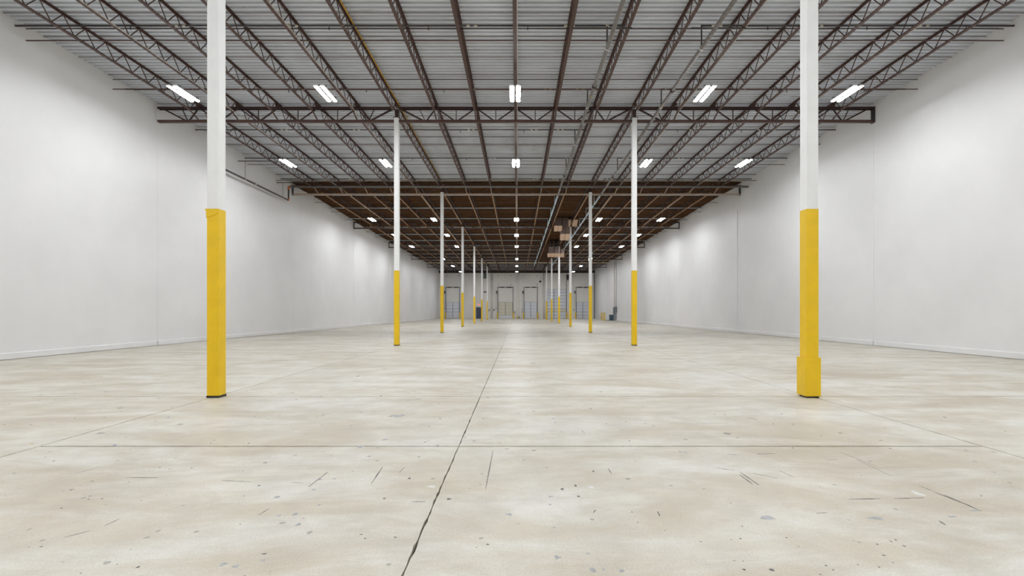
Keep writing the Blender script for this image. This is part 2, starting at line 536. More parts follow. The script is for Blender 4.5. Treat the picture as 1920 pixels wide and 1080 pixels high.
# ------------------------------------------------------------------ ceiling and deck
cb = MB()
for a in range(len(TY) - 1):
    y0, y1 = TY[a], TY[a + 1]
    cb.add([(-WX, y0, TZ[a] + DECK + .10), (WX, y0, TZ[a] + DECK + .10), (WX, y1, TZ[a + 1] + DECK + .10), (-WX, y1, TZ[a + 1] + DECK + .10),
            (-WX, y0, TZ[a] + DECK + .3), (WX, y0, TZ[a] + DECK + .3), (WX, y1, TZ[a + 1] + DECK + .3), (-WX, y1, TZ[a + 1] + DECK + .3)],
           [(0, 3, 2, 1), (4, 5, 6, 7), (0, 1, 5, 4), (2, 3, 7, 6), (0, 4, 7, 3), (1, 2, 6, 5)])
ceiling = tag(inst('ceiling', cb.mesh('ceiling', 'galvanised_deck')), 'flat warehouse roof of ribbed metal and brown plank decking', 'ceiling', kind='structure')

def ribbed(mats, nrib, flat, slope, depth, lip):
    """underside sheet: y from 0 to 1, z up; thin folded plate running along x"""
    mb = MB()
    p = 1.0 / nrib
    prof = []
    for i in range(nrib):
        b = i * p
        prof += [(b, 0), (b + flat * p, 0), (b + (flat + slope) * p, depth), (b + (1 - slope) * p, depth)]
    prof.append((1.0, 0))
    n = len(prof)
    th = 0.004
    vs = []
    for x in (-WX, WX):
        vs += [(x, y, z) for y, z in prof]
        vs += [(x, y, z + th) for y, z in prof]
    fs = []
    for i in range(n - 1):
        fs.append((i, i + 1, 2 * n + i + 1, 2 * n + i))
        fs.append((n + i + 1, n + i, 3 * n + i, 3 * n + i + 1))
    fs.append((0, 2 * n, 3 * n, n))
    fs.append((n - 1, 2 * n - 1, 4 * n - 1, 3 * n - 1))
    mb.add(vs, fs, 0)
    if lip:
        mb.box(-WX, WX, -0.006, 0.012, -0.004, 0.004, 1)
    return mb.mesh('deck_sheet', mats)
grey_sheet = ribbed(['galvanised_deck', 'rust_lap'], 6, 0.50, 0.09, 0.085, True)
brown_sheet = ribbed(['fibre_plank'], 2, 0.86, 0.03, 0.080, False)

def lay_deck(me, y0, y1, n):
    L = (y1 - y0) / n
    for i in range(n):
        a, b = y0 + i * L, y0 + (i + 1) * L
        ang = math.atan2(T(b) - T(a), b - a)
        inst('deck_sheet', me, ceiling, (0, a, T(a) + DECK + .002), (ang, 0, 0), (1, L / math.cos(ang), 1))
lay_deck(grey_sheet, 8.10, LINES[1], 10)
lay_deck(grey_sheet, LINES[1], 31.50, 9)
lay_deck(brown_sheet, 32.15, LINES[3], 10)
for k in (3, 4):
    lay_deck(brown_sheet, LINES[k], LINES[k + 1], 10)
lay_deck(brown_sheet, LINES[5], 79.7, 9)
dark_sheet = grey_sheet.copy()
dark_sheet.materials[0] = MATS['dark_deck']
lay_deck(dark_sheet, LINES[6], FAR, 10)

# ------------------------------------------------------------------ joist girders
GZB, GZT = -0.13, 0.42
def girder_meshes():
    d = {}
    d['top'] = MB().prism_y([(-.075, .05), (-.075, -.05), (-.055, -.05), (-.055, .03), (.055, .03), (.055, -.05), (.075, -.05), (.075, .05)], 0, 1).mesh('top_chord', 'primer_dark')
    d['bot'] = MB().prism_y([(-.075, -.045), (.075, -.045), (.075, .045), (.055, .045), (.055, -.025), (-.055, -.025), (-.055, .045), (-.075, .045)], 0, 1).mesh('bottom_chord', 'primer')
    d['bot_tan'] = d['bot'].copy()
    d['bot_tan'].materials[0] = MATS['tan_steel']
    return d
gm = girder_meshes()
web_cache = {}
def web_mesh(dx, dz, w):
    key = (round(dx, 3), round(dz, 3), w)
    if key not in web_cache:
        web_cache[key] = MB().bar((0, 0, 0), (dx, 0, dz), w, w, up=(0, 1, 0)).mesh('web_member', 'primer_dark')
    return web_cache[key]
SPAN = ['left', 'centre', 'right']
GORD = ['nearest', 'second nearest', 'third nearest', 'fourth nearest', 'fifth nearest', 'farthest']
for gi in range(6):
    y = LINES[gi + 1]
    for si in range(3):
        x0 = (-15.0, -5.0, 5.0)[si]
        xa, xb = x0, x0 + 10
        g = thing('joist_girder', 'brown trussed roof girder, %s row, %s' % (GORD[gi], ('between left wall and left columns', 'between the two column rows', 'between right columns and right wall')[si]),
                  'girder', (x0, y, T(y)), 'trussed roof girders')
        ga = 0.10 if si > 0 else -.09
        gb = 9.90 if si < 2 else 10.09
        R = (0, 0, -math.pi / 2)
        inst('top_chord', gm['top'], g, (ga if si > 0 else -.05, 0, GZT), R, (1, (gb if si < 2 else 10.05) - (ga if si > 0 else -.05), 1))
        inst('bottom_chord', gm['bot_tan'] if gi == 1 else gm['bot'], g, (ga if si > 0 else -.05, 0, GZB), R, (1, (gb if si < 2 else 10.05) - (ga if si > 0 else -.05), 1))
        H = GZT - GZB
        for pnl in range(6):
            a, b = pnl * JS, (pnl + 1) * JS
            end_l = pnl == 0
            end_r = pnl == 5
            f = 0.72 if end_l else (0.28 if end_r else 0.5)
            m = a + f * JS
            wl = 0.06 if end_l or end_r else 0.038
            aa, bb2 = a + (.12 if end_l else .03), b - (.12 if end_r else .03)
            inst('web_member', web_mesh(m - .03 - aa, -H, wl if end_l else .045), g, (aa, 0, GZT))
            inst('web_member', web_mesh(bb2 - m - .03, H, wl if end_r else .045), g, (m + .03, 0, GZB))
            if end_l:
                inst('web_member', web_mesh(-.26, H, .03), g, (m, 0, GZB))
            elif end_r:
                inst('web_member', web_mesh(.26, H, .03), g, (m, 0, GZB))
            else:
                inst('web_member', web_mesh(0, H, .03), g, (m, 0, GZB))
        if si != 1:
            ex = -.085 if si == 0 else 10.085
            sg = 1 if si == 0 else -1
            part('end_plate', MB().box(min(ex, ex + sg * .035), max(ex, ex + sg * .035), -.1, .1, GZB - .07, GZT + .05), 'wall_paint' if (gi == 0 and si == 0) else 'black_steel', g)

# ------------------------------------------------------------------ open-web joists
JL = BAY
top_prof = [(-.055, .62), (-.055, .60), (-.012, .60), (-.012, .555), (.012, .555), (.012, .60), (.055, .60), (.055, .62)]
bot_prof = [(-.050, .105), (.050, .105), (.050, .122), (.011, .122), (.011, .165), (-.011, .165), (-.011, .122), (-.050, .122)]
NP = 16
PL = (JL - .5) / NP
jm = {}
for key, pm in (('primer', 'primer'), ('ochre_primer', 'ochre_primer')):
    jm[key] = dict(
        top=MB().prism_y(top_prof, .02, JL - .02).mesh('top_chord', 'primer_dark' if key != 'primer' else pm),
        bot=MB().prism_y(bot_prof, .60, JL - .60).mesh('bottom_chord', pm),
        up=MB().bar((0, 0, .14), (0, PL / 2, .585), .022, .022, up=(1, 0, 0)).mesh('web_bar', pm),
        dn=MB().bar((0, 0, .585), (0, PL / 2, .14), .022, .022, up=(1, 0, 0)).mesh('web_bar', pm),
        e0=MB().bar((0, .06, -.065), (0, .64, .13), .05, .03).mesh('chord_brace', pm),
        e1=MB().bar((0, JL - .64, .13), (0, JL - .06, -.065), .05, .03).mesh('chord_brace', pm),
        seat0=MB().box(-.06, .06, 0.005, .14, .47, .60).mesh('bearing_seat', pm),
        seat1=MB().box(-.06, .06, JL - .14, JL - .005, .47, .60).mesh('bearing_seat', pm))
    wz = MB()
    pts = []
    for i in range(2 * NP + 1):
        pts.append((0, .25 + i * PL / 2, .585 if i % 2 == 0 else .14))
    vs = []
    for p in pts:
        for sx in (-.011, .011):
            vs += [(sx, p[1] - .016, p[2]), (sx, p[1] + .016, p[2])]
    fs = []
    for i in range(2 * NP):
        a, b = 4 * i, 4 * i + 4
        fs += [(a, a + 1, b + 1, b), (a + 3, a + 2, b + 2, b + 3), (a, b, b + 2, a + 2), (a + 1, a + 3, b + 3, b + 1)]
    fs += [(0, 2, 3, 1), (len(vs) - 4, len(vs) - 3, len(vs) - 1, len(vs) - 2)]
    jm[key]['web'] = wz.add(vs, fs).mesh('web', 'primer_dark' if key != 'primer' else pm)
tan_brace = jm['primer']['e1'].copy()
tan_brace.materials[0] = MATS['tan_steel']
BAYN = ['in front of the nearest girder', 'between first and second girders', 'between second and third girders', 'between third and fourth girders',
        'between fourth and fifth girders', 'between fifth and sixth girders', 'between sixth girder and far wall']
for b in range(7):
    y = LINES[b]
    t0, t1 = T(y), T(LINES[b + 1])
    ang = math.atan2(t1 - t0, BAY)
    pm = jm['primer'] if b in (0, 1, 6) else jm['ochre_primer']
    for i in range(-8, 9):
        x = i * JS
        n = i + 8
        side = 'left' if i <= 0 else 'right'
        idx = n if i <= 0 else 16 - n
        lab = 'brown open-web joist, %s from %s wall, %s' % (ORD[idx], side, BAYN[b])
        j = thing('roof_joist', lab, 'joist', (x, y, t0), 'open-web roof joists', rot=(ang, 0, 0))
        inst('top_chord', pm['top'], j)
        inst('bottom_chord', pm['bot'], j)
        col_line = abs(i) in (3,)
        if b > 0:
            inst('bearing_seat', pm['seat0'], j)
            if not col_line:
                inst('chord_brace', pm['e0'], j)
        if b < 6:
            inst('bearing_seat', pm['seat1'], j)
            if not col_line:
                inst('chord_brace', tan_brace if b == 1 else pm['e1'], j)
        if b < 2:
            for k in range(NP):
                yy = .25 + k * PL
                inst('web_bar', pm['dn'], j, (0, yy, 0))
                inst('web_bar', pm['up'], j, (0, yy + PL / 2, 0))
        else:
            inst('web', pm['web'], j)

# bridging rods across the joists (one low, one high row at three places per bay)
rod_lo = MB().box(-WX + .01, WX - .01, -.017, .017, 0, .022).mesh('bridging_rod', 'primer')
rod_hi = MB().box(-WX + .01, WX - .01, -.014, .014, 0, .018).mesh('bridging_rod', 'primer_dark')
for b in range(7):
    for k, off in enumerate((3.55, 6.72, 9.90)):
        if b == 0 and k == 0:
            continue
        y = LINES[b] + off
        for me, dz, w in ((rod_lo, .168, 'lower'), (rod_hi, .535, 'upper')):
            o = inst('bridging_rod', me, None, (0, y, T(y) + dz))
            tag(o, 'thin brown %s bridging rod, %s row %s' % (w, ORD[k], BAYN[b]), 'rod', 'bridging rods across the joists')

# cream edges where the roof changes, dark ledger at the far wall
for y, h, z, lab in ((31.62, .07, T(31.62) + DECK - .075, 'cream steel edge where grey deck meets brown planks'), (79.85, .30, T(79.85) + DECK - .22, 'deep cream fascia across the far end of the brown roof')):
    tag(inst('deck_edge', MB().prism_y([(-.02, 0), (.02, 0), (.02, .03), (.04, .03), (.04, h), (-.02, h)], -WX + .005, WX - .005).mesh('deck_edge', 'cream_edge'),
             None, (0, y, z), (0, 0, -math.pi / 2)), lab, 'edge strip')
tag(inst('ledger_beam', MB().prism_y([(-.10, 0), (.06, 0), (.06, .03), (-.01, .03), (-.01, .48), (.06, .48), (.06, .52), (-.10, .52)], -WX + .01, WX - .01).mesh('ledger_beam', 'primer_dark'),
         None, (0, FAR - .11, T(FAR) - .06), (0, 0, -math.pi / 2)), 'dark brown ledger beam along the top of the far wall', 'beam')

# ------------------------------------------------------------------ columns
sh = {}
for ci in range(7):
    y = LINES[ci]
    for sgn, side in ((-1, 'left'), (1, 'right')):
        extra = ''
        if ci == 0:
            lab = ('nearest left column, white above yellow with a small lip' if sgn < 0 else 'nearest right column, white above yellow with wider yellow foot')
        else:
            lab = '%s column of the %s row, white above a yellow base' % (ORD[ci], side)
        c = thing('steel_column', lab, 'column', (5.0 * sgn, y, 0), 'white and yellow columns')
        t = T(y)
        part('shaft', MB().cbox(-.1, .1, -.1, .1, 3.14, t, .012), 'column_white', c)
        part('yellow_guard', MB().cbox(-.102, .102, -.102, .102, .035, 3.15, .010), 'yellow_paint', c)
        part('base_plate', MB().box(-.104, .104, -.104, .104, 0, .035), 'black_steel', c)
        part('cap_plate', MB().box(-.13, .13, -.12, .12, t, t + .02), 'primer_dark', c)
        part('stub', MB().box(-.07, .07, -.07, .07, t + .02, t + .36), 'primer_dark', c)
        if ci == 0 and sgn < 0:
            part('guard_lip', MB().prism_y([(-.122, 3.15), (-.122, 3.135), (-.104, 3.10), (-.104, 3.0), (.06, 3.06), (.102, 3.10), (.102, 3.15)], -.112, -.100), 'yellow_paint', c)
        if ci == 0 and sgn > 0:
            part('foot_guard', MB().cbox(-.135, .125, -.128, .13, .03, .67, .006), 'yellow_paint', c)

# ------------------------------------------------------------------ light fixtures
fx_house = MB().prism_y([(-.085, -.004), (-.075, -.012), (-.06, .0), (.06, .0), (.075, -.012), (.085, -.004), (.05, .055), (-.05, .055)], -.60, .60).mesh('trough', 'housing_white')
fx_bar = MB().box(-.20, .20, -.05, .05, .056, .078).mesh('cross_bar', 'panel_grey')
fx_led = MB().prism_y([(-.055, .0), (-.046, -.022), (-.02, -.032), (.02, -.032), (.046, -.022), (.055, .0)], -.59, .59).mesh('led_strip', 'led_strip')
fx_led_dock = fx_led.copy()
fx_led_dock.materials.clear()
fx_led_dock.materials.append(MATS['led_strip_dock'])
fx_wire = MB().tube([(0, 0, .07), (0, 0, .60)], .004, 5).mesh('hanger_wire', 'conduit_metal')
ROWSL = [(-6.0, 5), (1.5, 5), (9.2, 5), (16.9, 5), (24.6, 5), (38.8, 5), (46.1, 5), (53.4, 5), (65.2, 3), (75.0, 3), (85.0, 3)]
vis = -1
for y, n in ROWSL:
    xs = [-7 * JS, -4 * JS, 0, 4 * JS, 7 * JS] if n == 5 else [-6 * JS, 0, 6 * JS]
    z = T(y) - .50
    seen = y > 12
    if seen:
        vis += 1
    names5 = ['next to left wall', 'left of centre line', 'on the centre line', 'right of centre line', 'next to right wall']
    names3 = ['on the left', 'on the centre line', 'on the right']
    for k, x in enumerate(xs):
        pos = names5[k] if n == 5 else names3[k]
        if seen:
            lab = 'bright twin-strip hanging light, %s, %s row from camera' % (pos, ORD[vis])
        else:
            lab = 'twin-strip light out of view, %s, %s' % (pos, {-14: 'far behind the camera', -6: 'behind the camera', 2: 'straight above the camera', 9: 'just above the frame'}[int(round(y))])
        g = thing('strip_light', lab, 'light', (x, y, z), 'hanging strip lights' if seen else 'strip lights above or behind the photographer')
        for sx in (-.11, .11):
            tr = inst('trough', fx_house, g, (sx, 0, 0))
            inst('led_strip', fx_led if n == 5 else fx_led_dock, tr)
        for sy in (-.45, .45):
            inst('cross_bar', fx_bar, g, (0, sy, 0))
            inst('hanger_wire', fx_wire, g, (0, sy, 0))

# conduits along the joists that carry the lights
for k, i in enumerate((-7, -4, 0, 4, 7)):
    ys = [8.4, LINES[1] - .9]
    pts = []
    for y in (8.2, LINES[1], LINES[2], LINES[3], LINES[4] + 1.0):
        pts.append((i * JS + .075, y, T(y) + .105))
    tag(inst('light_conduit', MB().tube(pts, .014, 6).mesh('light_conduit', 'conduit_metal', True)),
        'pale conduit along the joist carrying the %s lights' % ['left wall', 'inner left', 'centre', 'inner right', 'right wall'][k], 'conduit', 'conduits feeding the lights')
pts = [(-4.90, y, T(y) + .55) for y in (8.2, LINES[1], 31.0)]
tag(inst('yellow_cable', MB().tube(pts, .022, 8).mesh('yellow_cable', 'gold_conduit', True)), 'golden yellow cable run along the joist above the left columns', 'cable')

# ------------------------------------------------------------------ sprinkler mains and branch lines
MX = (2.79, 5.64)
MZ = -.24
collar = MB().tube([(0, -.05, 0), (0, .05, 0)], .082, 12).mesh('coupling', 'primer_dark', True)
band_y = MB().tube([(0, -.03, 0), (0, .03, 0)], .060, 12).mesh('yellow_band', 'yellow_paint', True)
band_w = MB().tube([(0, -.02, 0), (0, .02, 0)], .066, 12).mesh('saddle_clamp', 'housing_white', True)
BRY = [14.5 + 4.06 * k for k in range(16)]
for mi, mx in enumerate(MX):
    g = thing('sprinkler_main', 'sprinkler main pipe, grey then pale blue, %s' % ('left of the right columns', 'right of the right columns')[mi], 'pipe', (mx, 8.2, T(8.2) + MZ), 'sprinkler main pipes')
    nodes = [8.2, LINES[1], 32.2, LINES[3], LINES[4], LINES[5], 77.5]
    base = Vector((mx, 8.2, T(8.2) + MZ))
    for a in range(len(nodes) - 1):
        p0 = Vector((mx, nodes[a], T(nodes[a]) + MZ)) - base
        p1 = Vector((mx, nodes[a + 1], T(nodes[a + 1]) + MZ)) - base
        part('pipe_section', MB().tube([p0, p1], .060, 12), 'pipe_grey' if a < 2 else 'pipe_blue', g, smooth=True)
    for y in ((16.9, 27.6) if mi == 0 else (17.2, 27.9)):
        inst('coupling', collar, g, Vector((mx, y, T(y) + MZ)) - base)
    for y in ((17.6, 28.4) if mi == 0 else (18.4, 28.6)):
        inst('yellow_band', band_y, g, Vector((mx, y, T(y) + MZ)) - base)
    for y in BRY:
        inst('saddle_clamp', band_w if y < 32 else collar, g, Vector((mx, y, T(y) + MZ)) - base)

head_m = MB().tube([(0, 0, 0), (0, 0, -.04), (0, 0, -.045), (0, 0, -.09), (0, 0, -.095)], [.012, .012, .02, .012, .03], 7).mesh('sprinkler_head', 'pipe_black', True)
fit_m = MB().tube([(-.05, 0, 0), (.05, 0, 0)], .033, 8).mesh('pipe_fitting', 'brass', True)
for k, y in enumerate(BRY):
    mat = 'pipe_black' if y < 32 else 'pipe_blue'
    z = T(y) + .445
    for si in range(2):
        mx = MX[si]
        xw = -WX + .02 if si == 0 else WX - .02
        g = thing('sprinkler_branch', '%s %s sprinkler branch pipe %s the ceiling, %s' % (ORD[k], 'dark' if y < 32 else 'pale blue', 'crossing left half of' if si == 0 else 'crossing right side of',
                  'counted from camera'), 'pipe', (mx, y, z), 'sprinkler branch pipes')
        over = .55 if (si == 0 and y < 32) else 0
        part('pipe', MB().tube([(over, 0, 0), (xw - mx, 0, 0)], .028 if y < 32 else .034, 8), mat, g, smooth=True)
        part('riser', MB().tube([(0, 0, .02), (0, 0, MZ - .445 + .058)], .024, 8), mat, g, smooth=True)
        if y < 32:
            xs = [-2.4, -5.4, -8.4, -11.4, -14.4] if si == 0 else [2.0, 5.0, 8.0]
            for q in xs:
                inst('sprinkler_head', head_m, g, (q - .15 * (k % 2), 0, -.02))
            for q in ((-1.25, -4.2, -9.6, -13.0, .0) if si == 0 else (.35, 3.4, 6.6)):
                for e in (0, .22):
                    inst('pipe_fitting', fit_m, g, (q + e - .4 * (k % 3), 0, 0))

# strut bars that hold the mains
for x0, x1, lab in ((JS, 2 * JS, 'short steel strut holding the left sprinkler main'), (5.15, 4 * JS, 'short steel strut holding the right sprinkler main')):
    y = 14.02
    tag(inst('strut_bar', MB().prism_y([(-.02, 0), (.02, 0), (.02, .04), (.014, .04), (.014, .006), (-.014, .006), (-.014, .04), (-.02, .04)], x0, x1 + .1).mesh('strut_bar', 'pipe_black'),
             None, (0, y, T(y) + .06), (0, 0, -math.pi / 2)), lab, 'strut')

# pipe along the left wall that rises and crosses the hall
g = thing('cross_pipe', 'dark pipe along left wall with orange elbows, then crossing the ceiling', 'pipe', (-14.7, 31.0, 8.61))
part('wall_run', MB().tube([(0, -7.6, 0), (0, -.10, 0)], .05, 12), 'pipe_black', g, smooth=True)
part('riser', MB().tube([(0, 0, .10), (0, 0, .78)], .05, 12), 'pipe_black', g, smooth=True)
part('cross_run', MB().tube([(.10, 0, .872), (29.68, 0, .872)], .066, 12), 'pipe_grey', g, smooth=True)
part('elbow', MB().tube([(0, -.17, 0), (0, -.07, 0), (0, -.02, .02), (0, 0, .07), (0, 0, .17)], .064, 12), 'orange_coupling', g, smooth=True)
part('elbow', MB().tube([(0, 0, .70), (0, 0, .80), (.02, 0, .852), (.07, 0, .872), (.17, 0, .872)], .064, 12), 'orange_coupling', g, smooth=True)
part('coupling', MB().tube([(0, -4.0, 0), (0, -3.88, 0)], .075, 12), 'brass', g, smooth=True)
for yy in (-4.95, -.75):
    part('hanger_rod', MB().tube([(0, yy, .05), (0, yy, T(31 + yy) + .10 - 8.64)], .010, 6), 'pipe_black', g)
    part('hanger_ring', MB().tube([(0, yy - .02, 0), (0, yy + .02, 0)], .06, 10), 'conduit_metal', g, smooth=True)
for yy in (-4.95, -.75):
    y = 31 + yy
    tag(inst('strut_bar', MB().box(-WX + .01, -8 * JS + .04, -.02, .02, 0, .04).mesh('strut_bar', 'pipe_black'), None, (0, y, T(y) + .06)),
        'short dark strut at left wall, %s hanger of the wall pipe' % ('first' if yy < -2 else 'second'), 'strut')

# ------------------------------------------------------------------ hanging air units
def air_unit(y, lab, plenums, hoods, rail=None, ducts=()):
    g = thing('air_unit', lab, 'air unit', (0, y, 0), 'hanging air units')
    for x0, x1, y0, y1, z0, z1 in plenums:
        part('plenum', MB().cbox(x0, x1, y0, y1, z0, z1, .015), 'duct_brown', g)
    if rail:
        part('trim_rail', MB().box(*rail), 'duct_brown', g)
    for x, yy, z0, z1, rr in ducts:
        part('round_duct', MB().tube([(x, yy, z0), (x, yy, z1)], rr, 14), 'black_steel', g, smooth=True)
    for cols, y0, y1, zlo, zhi, drop in hoods:
        # sloping outlets: the lower face of each is turned towards the room
        for x0, x1 in cols:
            h = part('hood', MB().cbox(x0, x1, y0, y1, zlo, zhi, .012), 'duct_brown', g)
            vs = [(x0, y0, zlo), (x1, y0, zlo), (x1, y1, zlo - drop), (x0, y1, zlo - drop), (x0, y1, zlo), (x1, y1, zlo)]
            inst('outlet_grille', MB().add(vs, [(0, 3, 2, 1), (0, 1, 5, 4), (3, 4, 5, 2), (0, 4, 3), (1, 2, 5)]).mesh('outlet_grille', 'vent_beige'), h)
    return g
air_unit(43.6, 'nearer brown hanging air unit with beige outlet hoods',
         [(3.50, 4.07, -.55, .45, 8.95, T(43.6) + .56), (4.13, 4.66, -.55, .45, 8.80, T(43.6) + .56)],
         [([(3.36, 3.70), (3.73, 4.06)], -1.05, -.57, 9.02, 9.10, .42), ([(3.98, 4.36), (4.39, 4.78)], -.62, .40, 8.36, 8.96, .42),
          ([(4.68, 4.93), (5.07, 5.52)], -.58, .30, 9.64, 9.72, .46)],
         (3.42, 4.90, -.60, -.56, 9.62, 9.70))
air_unit(55.5, 'farther brown hanging air unit, behind the nearer one',
         [(3.72, 4.27, -.4, .4, 8.10, 8.86), (4.36, 4.84, -.4, .4, 8.10, 8.86), (5.12, 5.48, -.4, .4, 8.15, 8.60)],
         [([(3.55, 3.90), (3.93, 4.27)], -.75, .0, 8.05, 8.10, .36), ([(4.30, 4.62), (4.65, 4.95)], -.75, .0, 8.05, 8.10, .36), ([(5.02, 5.44)], -.75, .0, 8.05, 8.15, .36)],
         None, [(4.0, 0, 8.86, T(55.5) + .6, .16), (4.58, 0, 8.86, T(55.5) + .6, .20), (5.30, 0, 8.60, T(55.5) + .05, .10)])

# ------------------------------------------------------------------ far wall: dock doors and fittings
def fwx(px):
    return (px - 970) / F_PX * FAR + CAM_X
def fwz(py):
    return (583.5 - py) / F_PX * FAR + CAM_Z

def dock_door(n, px0, px1, top, nsec, lab, cream=(), dark=(), stile=True, track_top=6.08, springs=True, stile_w=.05):
    x0, x1 = fwx(px0), fwx(px1)
    d = tag(inst('door_%d' % n, MB().box(x0 - .04, x1 + .04, FAR - .05, FAR - .002, 0.0, top + .03).mesh('door_%d' % n, 'door_seam')), lab, 'door', kind='structure')
    h = (top - .02) / nsec
    for i in range(nsec):
        m = 'door_cream' if i in cream else 'door_white'
        z0, z1 = .02 + i * h, .02 + (i + 1) * h
        gap = .045 if i in dark else .012
        mid = (x0 + x1) / 2
        pieces = [(x0, mid - stile_w), (mid + stile_w, x1)] if stile is True else ([(x0, x1)] if not stile else [(x0, x0 + (x1 - x0) * stile), (x0 + (x1 - x0) * stile + 2 * stile_w, x1)])
        if cream and i == 0 and n == 2:
            pieces = [(x0, x1)]
        for a, b in pieces:
            part('door_section', MB().box(a, b, FAR - .075, FAR - .05, z0 + gap, z1 - .01), m, d)
    for xx in (x0 - .10, x1 + .10):
        part('track', MB().prism_z([(xx - .05, FAR - .12), (xx + .05, FAR - .12), (xx + .05, FAR - .10), (xx + .02, FAR - .10), (xx + .02, FAR - .002), (xx - .02, FAR - .002), (xx - .02, FAR - .10), (xx - .05, FAR - .10)], 0.0, track_top), 'door_seam', d)
    if springs:
        part('spring_shaft', MB().tube([(x0 - .2, FAR - .14, track_top - .02), (x1 + .2, FAR - .14, track_top - .02)], .04, 8), 'black_steel', d, smooth=True)
        mid = (x0 + x1) / 2
        for a, b in ((x0 + .2, mid - .22), (mid + .22, x1 - .2)):
            part('spring', MB().tube([(a, FAR - .14, track_top - .02), (b, FAR - .14, track_top - .02)], .085, 10), 'black_steel', d, smooth=True)
    return d
dock_door(1, 837.0, 861.0, 3.15, 5, 'leftmost white dock door with dark cross bars', dark=(0, 2, 3))
dock_door(2, 934.5, 961.0, 3.15, 5, 'cream dock door with white bottom panel left of centre', cream=(1, 2, 3, 4), stile_w=.045)
dock_door(3, 983.5, 1006.5, 3.17, 5, 'plain white dock door right of centre', stile_w=.05)
dock_door(4, 1026.2, 1061.2, 5.68, 9, 'tall white dock door with cream band behind right columns', cream=(2,), dark=tuple(range(9)), stile=.33, track_top=8.6, springs=False)
dock_door(5, 1081.0, 1104.0, 3.17, 5, 'rightmost white dock door near the right corner', dark=(1, 2))
# man door
x0, x1 = fwx(893.2), fwx(902.6)
d = tag(inst('door_6', MB().box(x0, x1, FAR - .06, FAR - .002, 0.0, 2.17).mesh('door_6', 'slate_door')), 'slate blue personnel door under the exit sign', 'door', kind='structure')
part('door_frame', MB().add(*(lambda P: ([(x, FAR - .08, z) for x, z in P] + [(x, FAR - .002, z) for x, z in P],
     [(0, 1, 9, 8), (1, 2, 10, 9), (2, 3, 11, 10), (3, 4, 12, 11), (4, 5, 13, 12), (5, 6, 14, 13), (6, 7, 15, 14), (7, 0, 8, 15), (0, 7, 6, 1), (1, 6, 5, 2), (2, 5, 4, 3)]))(
     [(x0 - .08, 0), (x0 - .08, 2.25), (x1 + .08, 2.25), (x1 + .08, 0), (x1, 0), (x1, 2.17), (x0, 2.17), (x0, 0)])), 'panel_grey', d)
part('door_closer', MB().box(x1 - .42, x1 - .1, FAR - .12, FAR - .06, 2.06, 2.13), 'conduit_metal', d)
part('door_handle', MB().tube([(x0 + .10, FAR - .06, 1.02), (x0 + .10, FAR - .12, 1.02), (x0 + .22, FAR - .12, 1.02)], .02, 6), 'conduit_metal', d)
# exit sign
xs, zs = fwx(897.8), fwz(571.4)
g = thing('exit_sign', 'small red exit sign above the slate blue door', 'sign', (xs, FAR - .07, zs))
part('sign_box', MB().cbox(-.20, .20, -.04, .06, -.16, .14, .01), 'housing_white', g)
cu = bpy.data.curves.new('letters', 'FONT')
cu.body = 'EXIT'; cu.size = .19; cu.align_x = 'CENTER'; cu.align_y = 'CENTER'; cu.extrude = .004; cu.offset = .006
tmp = bpy.data.objects.new('letters_tmp', cu)
C.objects.link(tmp)
bpy.context.view_layer.update()
me = bpy.data.meshes.new_from_object(tmp)
bpy.data.objects.remove(tmp)
me.materials.clear(); me.materials.append(MATS['exit_red'])
inst('lettering', me, g, (0, -.046, 0), (math.pi / 2, 0, 0))

# yellow door guards
guards = [(1, 835.6, 'left of the leftmost dock door'), (1, 862.6, 'right of the leftmost dock door'), (2, 933.0, 'left of the cream dock door'), (2, 962.6, 'right of the cream dock door'),
          (3, 981.6, 'left of the plain dock door'), (3, 1008.1, 'right of the plain dock door'), (4, 1024.0, 'left of the tall dock door'), (4, 1062.7, 'right of the tall dock door'),
          (5, 1079.0, 'left of the rightmost dock door'), (5, 1105.6, 'right of the rightmost dock door')]
gd = MB().prism_z([(-.10, -.16), (.10, -.16), (.10, 0), (.07, 0), (.07, -.12), (-.07, -.12), (-.07, 0), (-.10, 0)], 0, 1.22).mesh('track_guard', 'yellow_paint')
for n, px, w in guards:
    tag(inst('track_guard', gd, None, (fwx(px), FAR - .125, 0)), 'yellow steel track guard %s' % w, 'guard', 'yellow track guards')
tag(inst('low_bollard', MB().tube([(0, 0, 0), (0, 0, .40), (0, 0, .46)], [.10, .10, .05], 10).mesh('low_bollard', 'yellow_paint', True), None, (fwx(969.9), FAR - .2, 0)), 'short yellow bollard between the two middle dock doors', 'bollard')

# chain hoists beside the doors
for px, w in ((834.4, 'leftmost dock door'), (931.2, 'cream dock door'), (980.4, 'plain dock door'), (1077.6, 'rightmost dock door')):
    x = fwx(px)
    g = thing('chain_hoist', 'dark chain hoist left of the %s' % w, 'hoist', (x, FAR - .30, 4.95), 'chain hoists beside the doors')
    part('wheel', MB().tube([(-.08, 0, .25), (-.05, 0, .25), (.05, 0, .25), (.08, 0, .25)], [.10, .22, .22, .10], 12), 'black_steel', g, smooth=True)
    part('bracket', MB().box(-.10, .14, -.05, .29, -.10, .08), 'panel_grey', g)
    for dx in (-.16, .04):
        part('chain', MB().tube([(dx, 0, .2), (dx + .02, .06, -1.8), (dx, .04, -3.1)], .012, 5), 'conduit_metal', g)
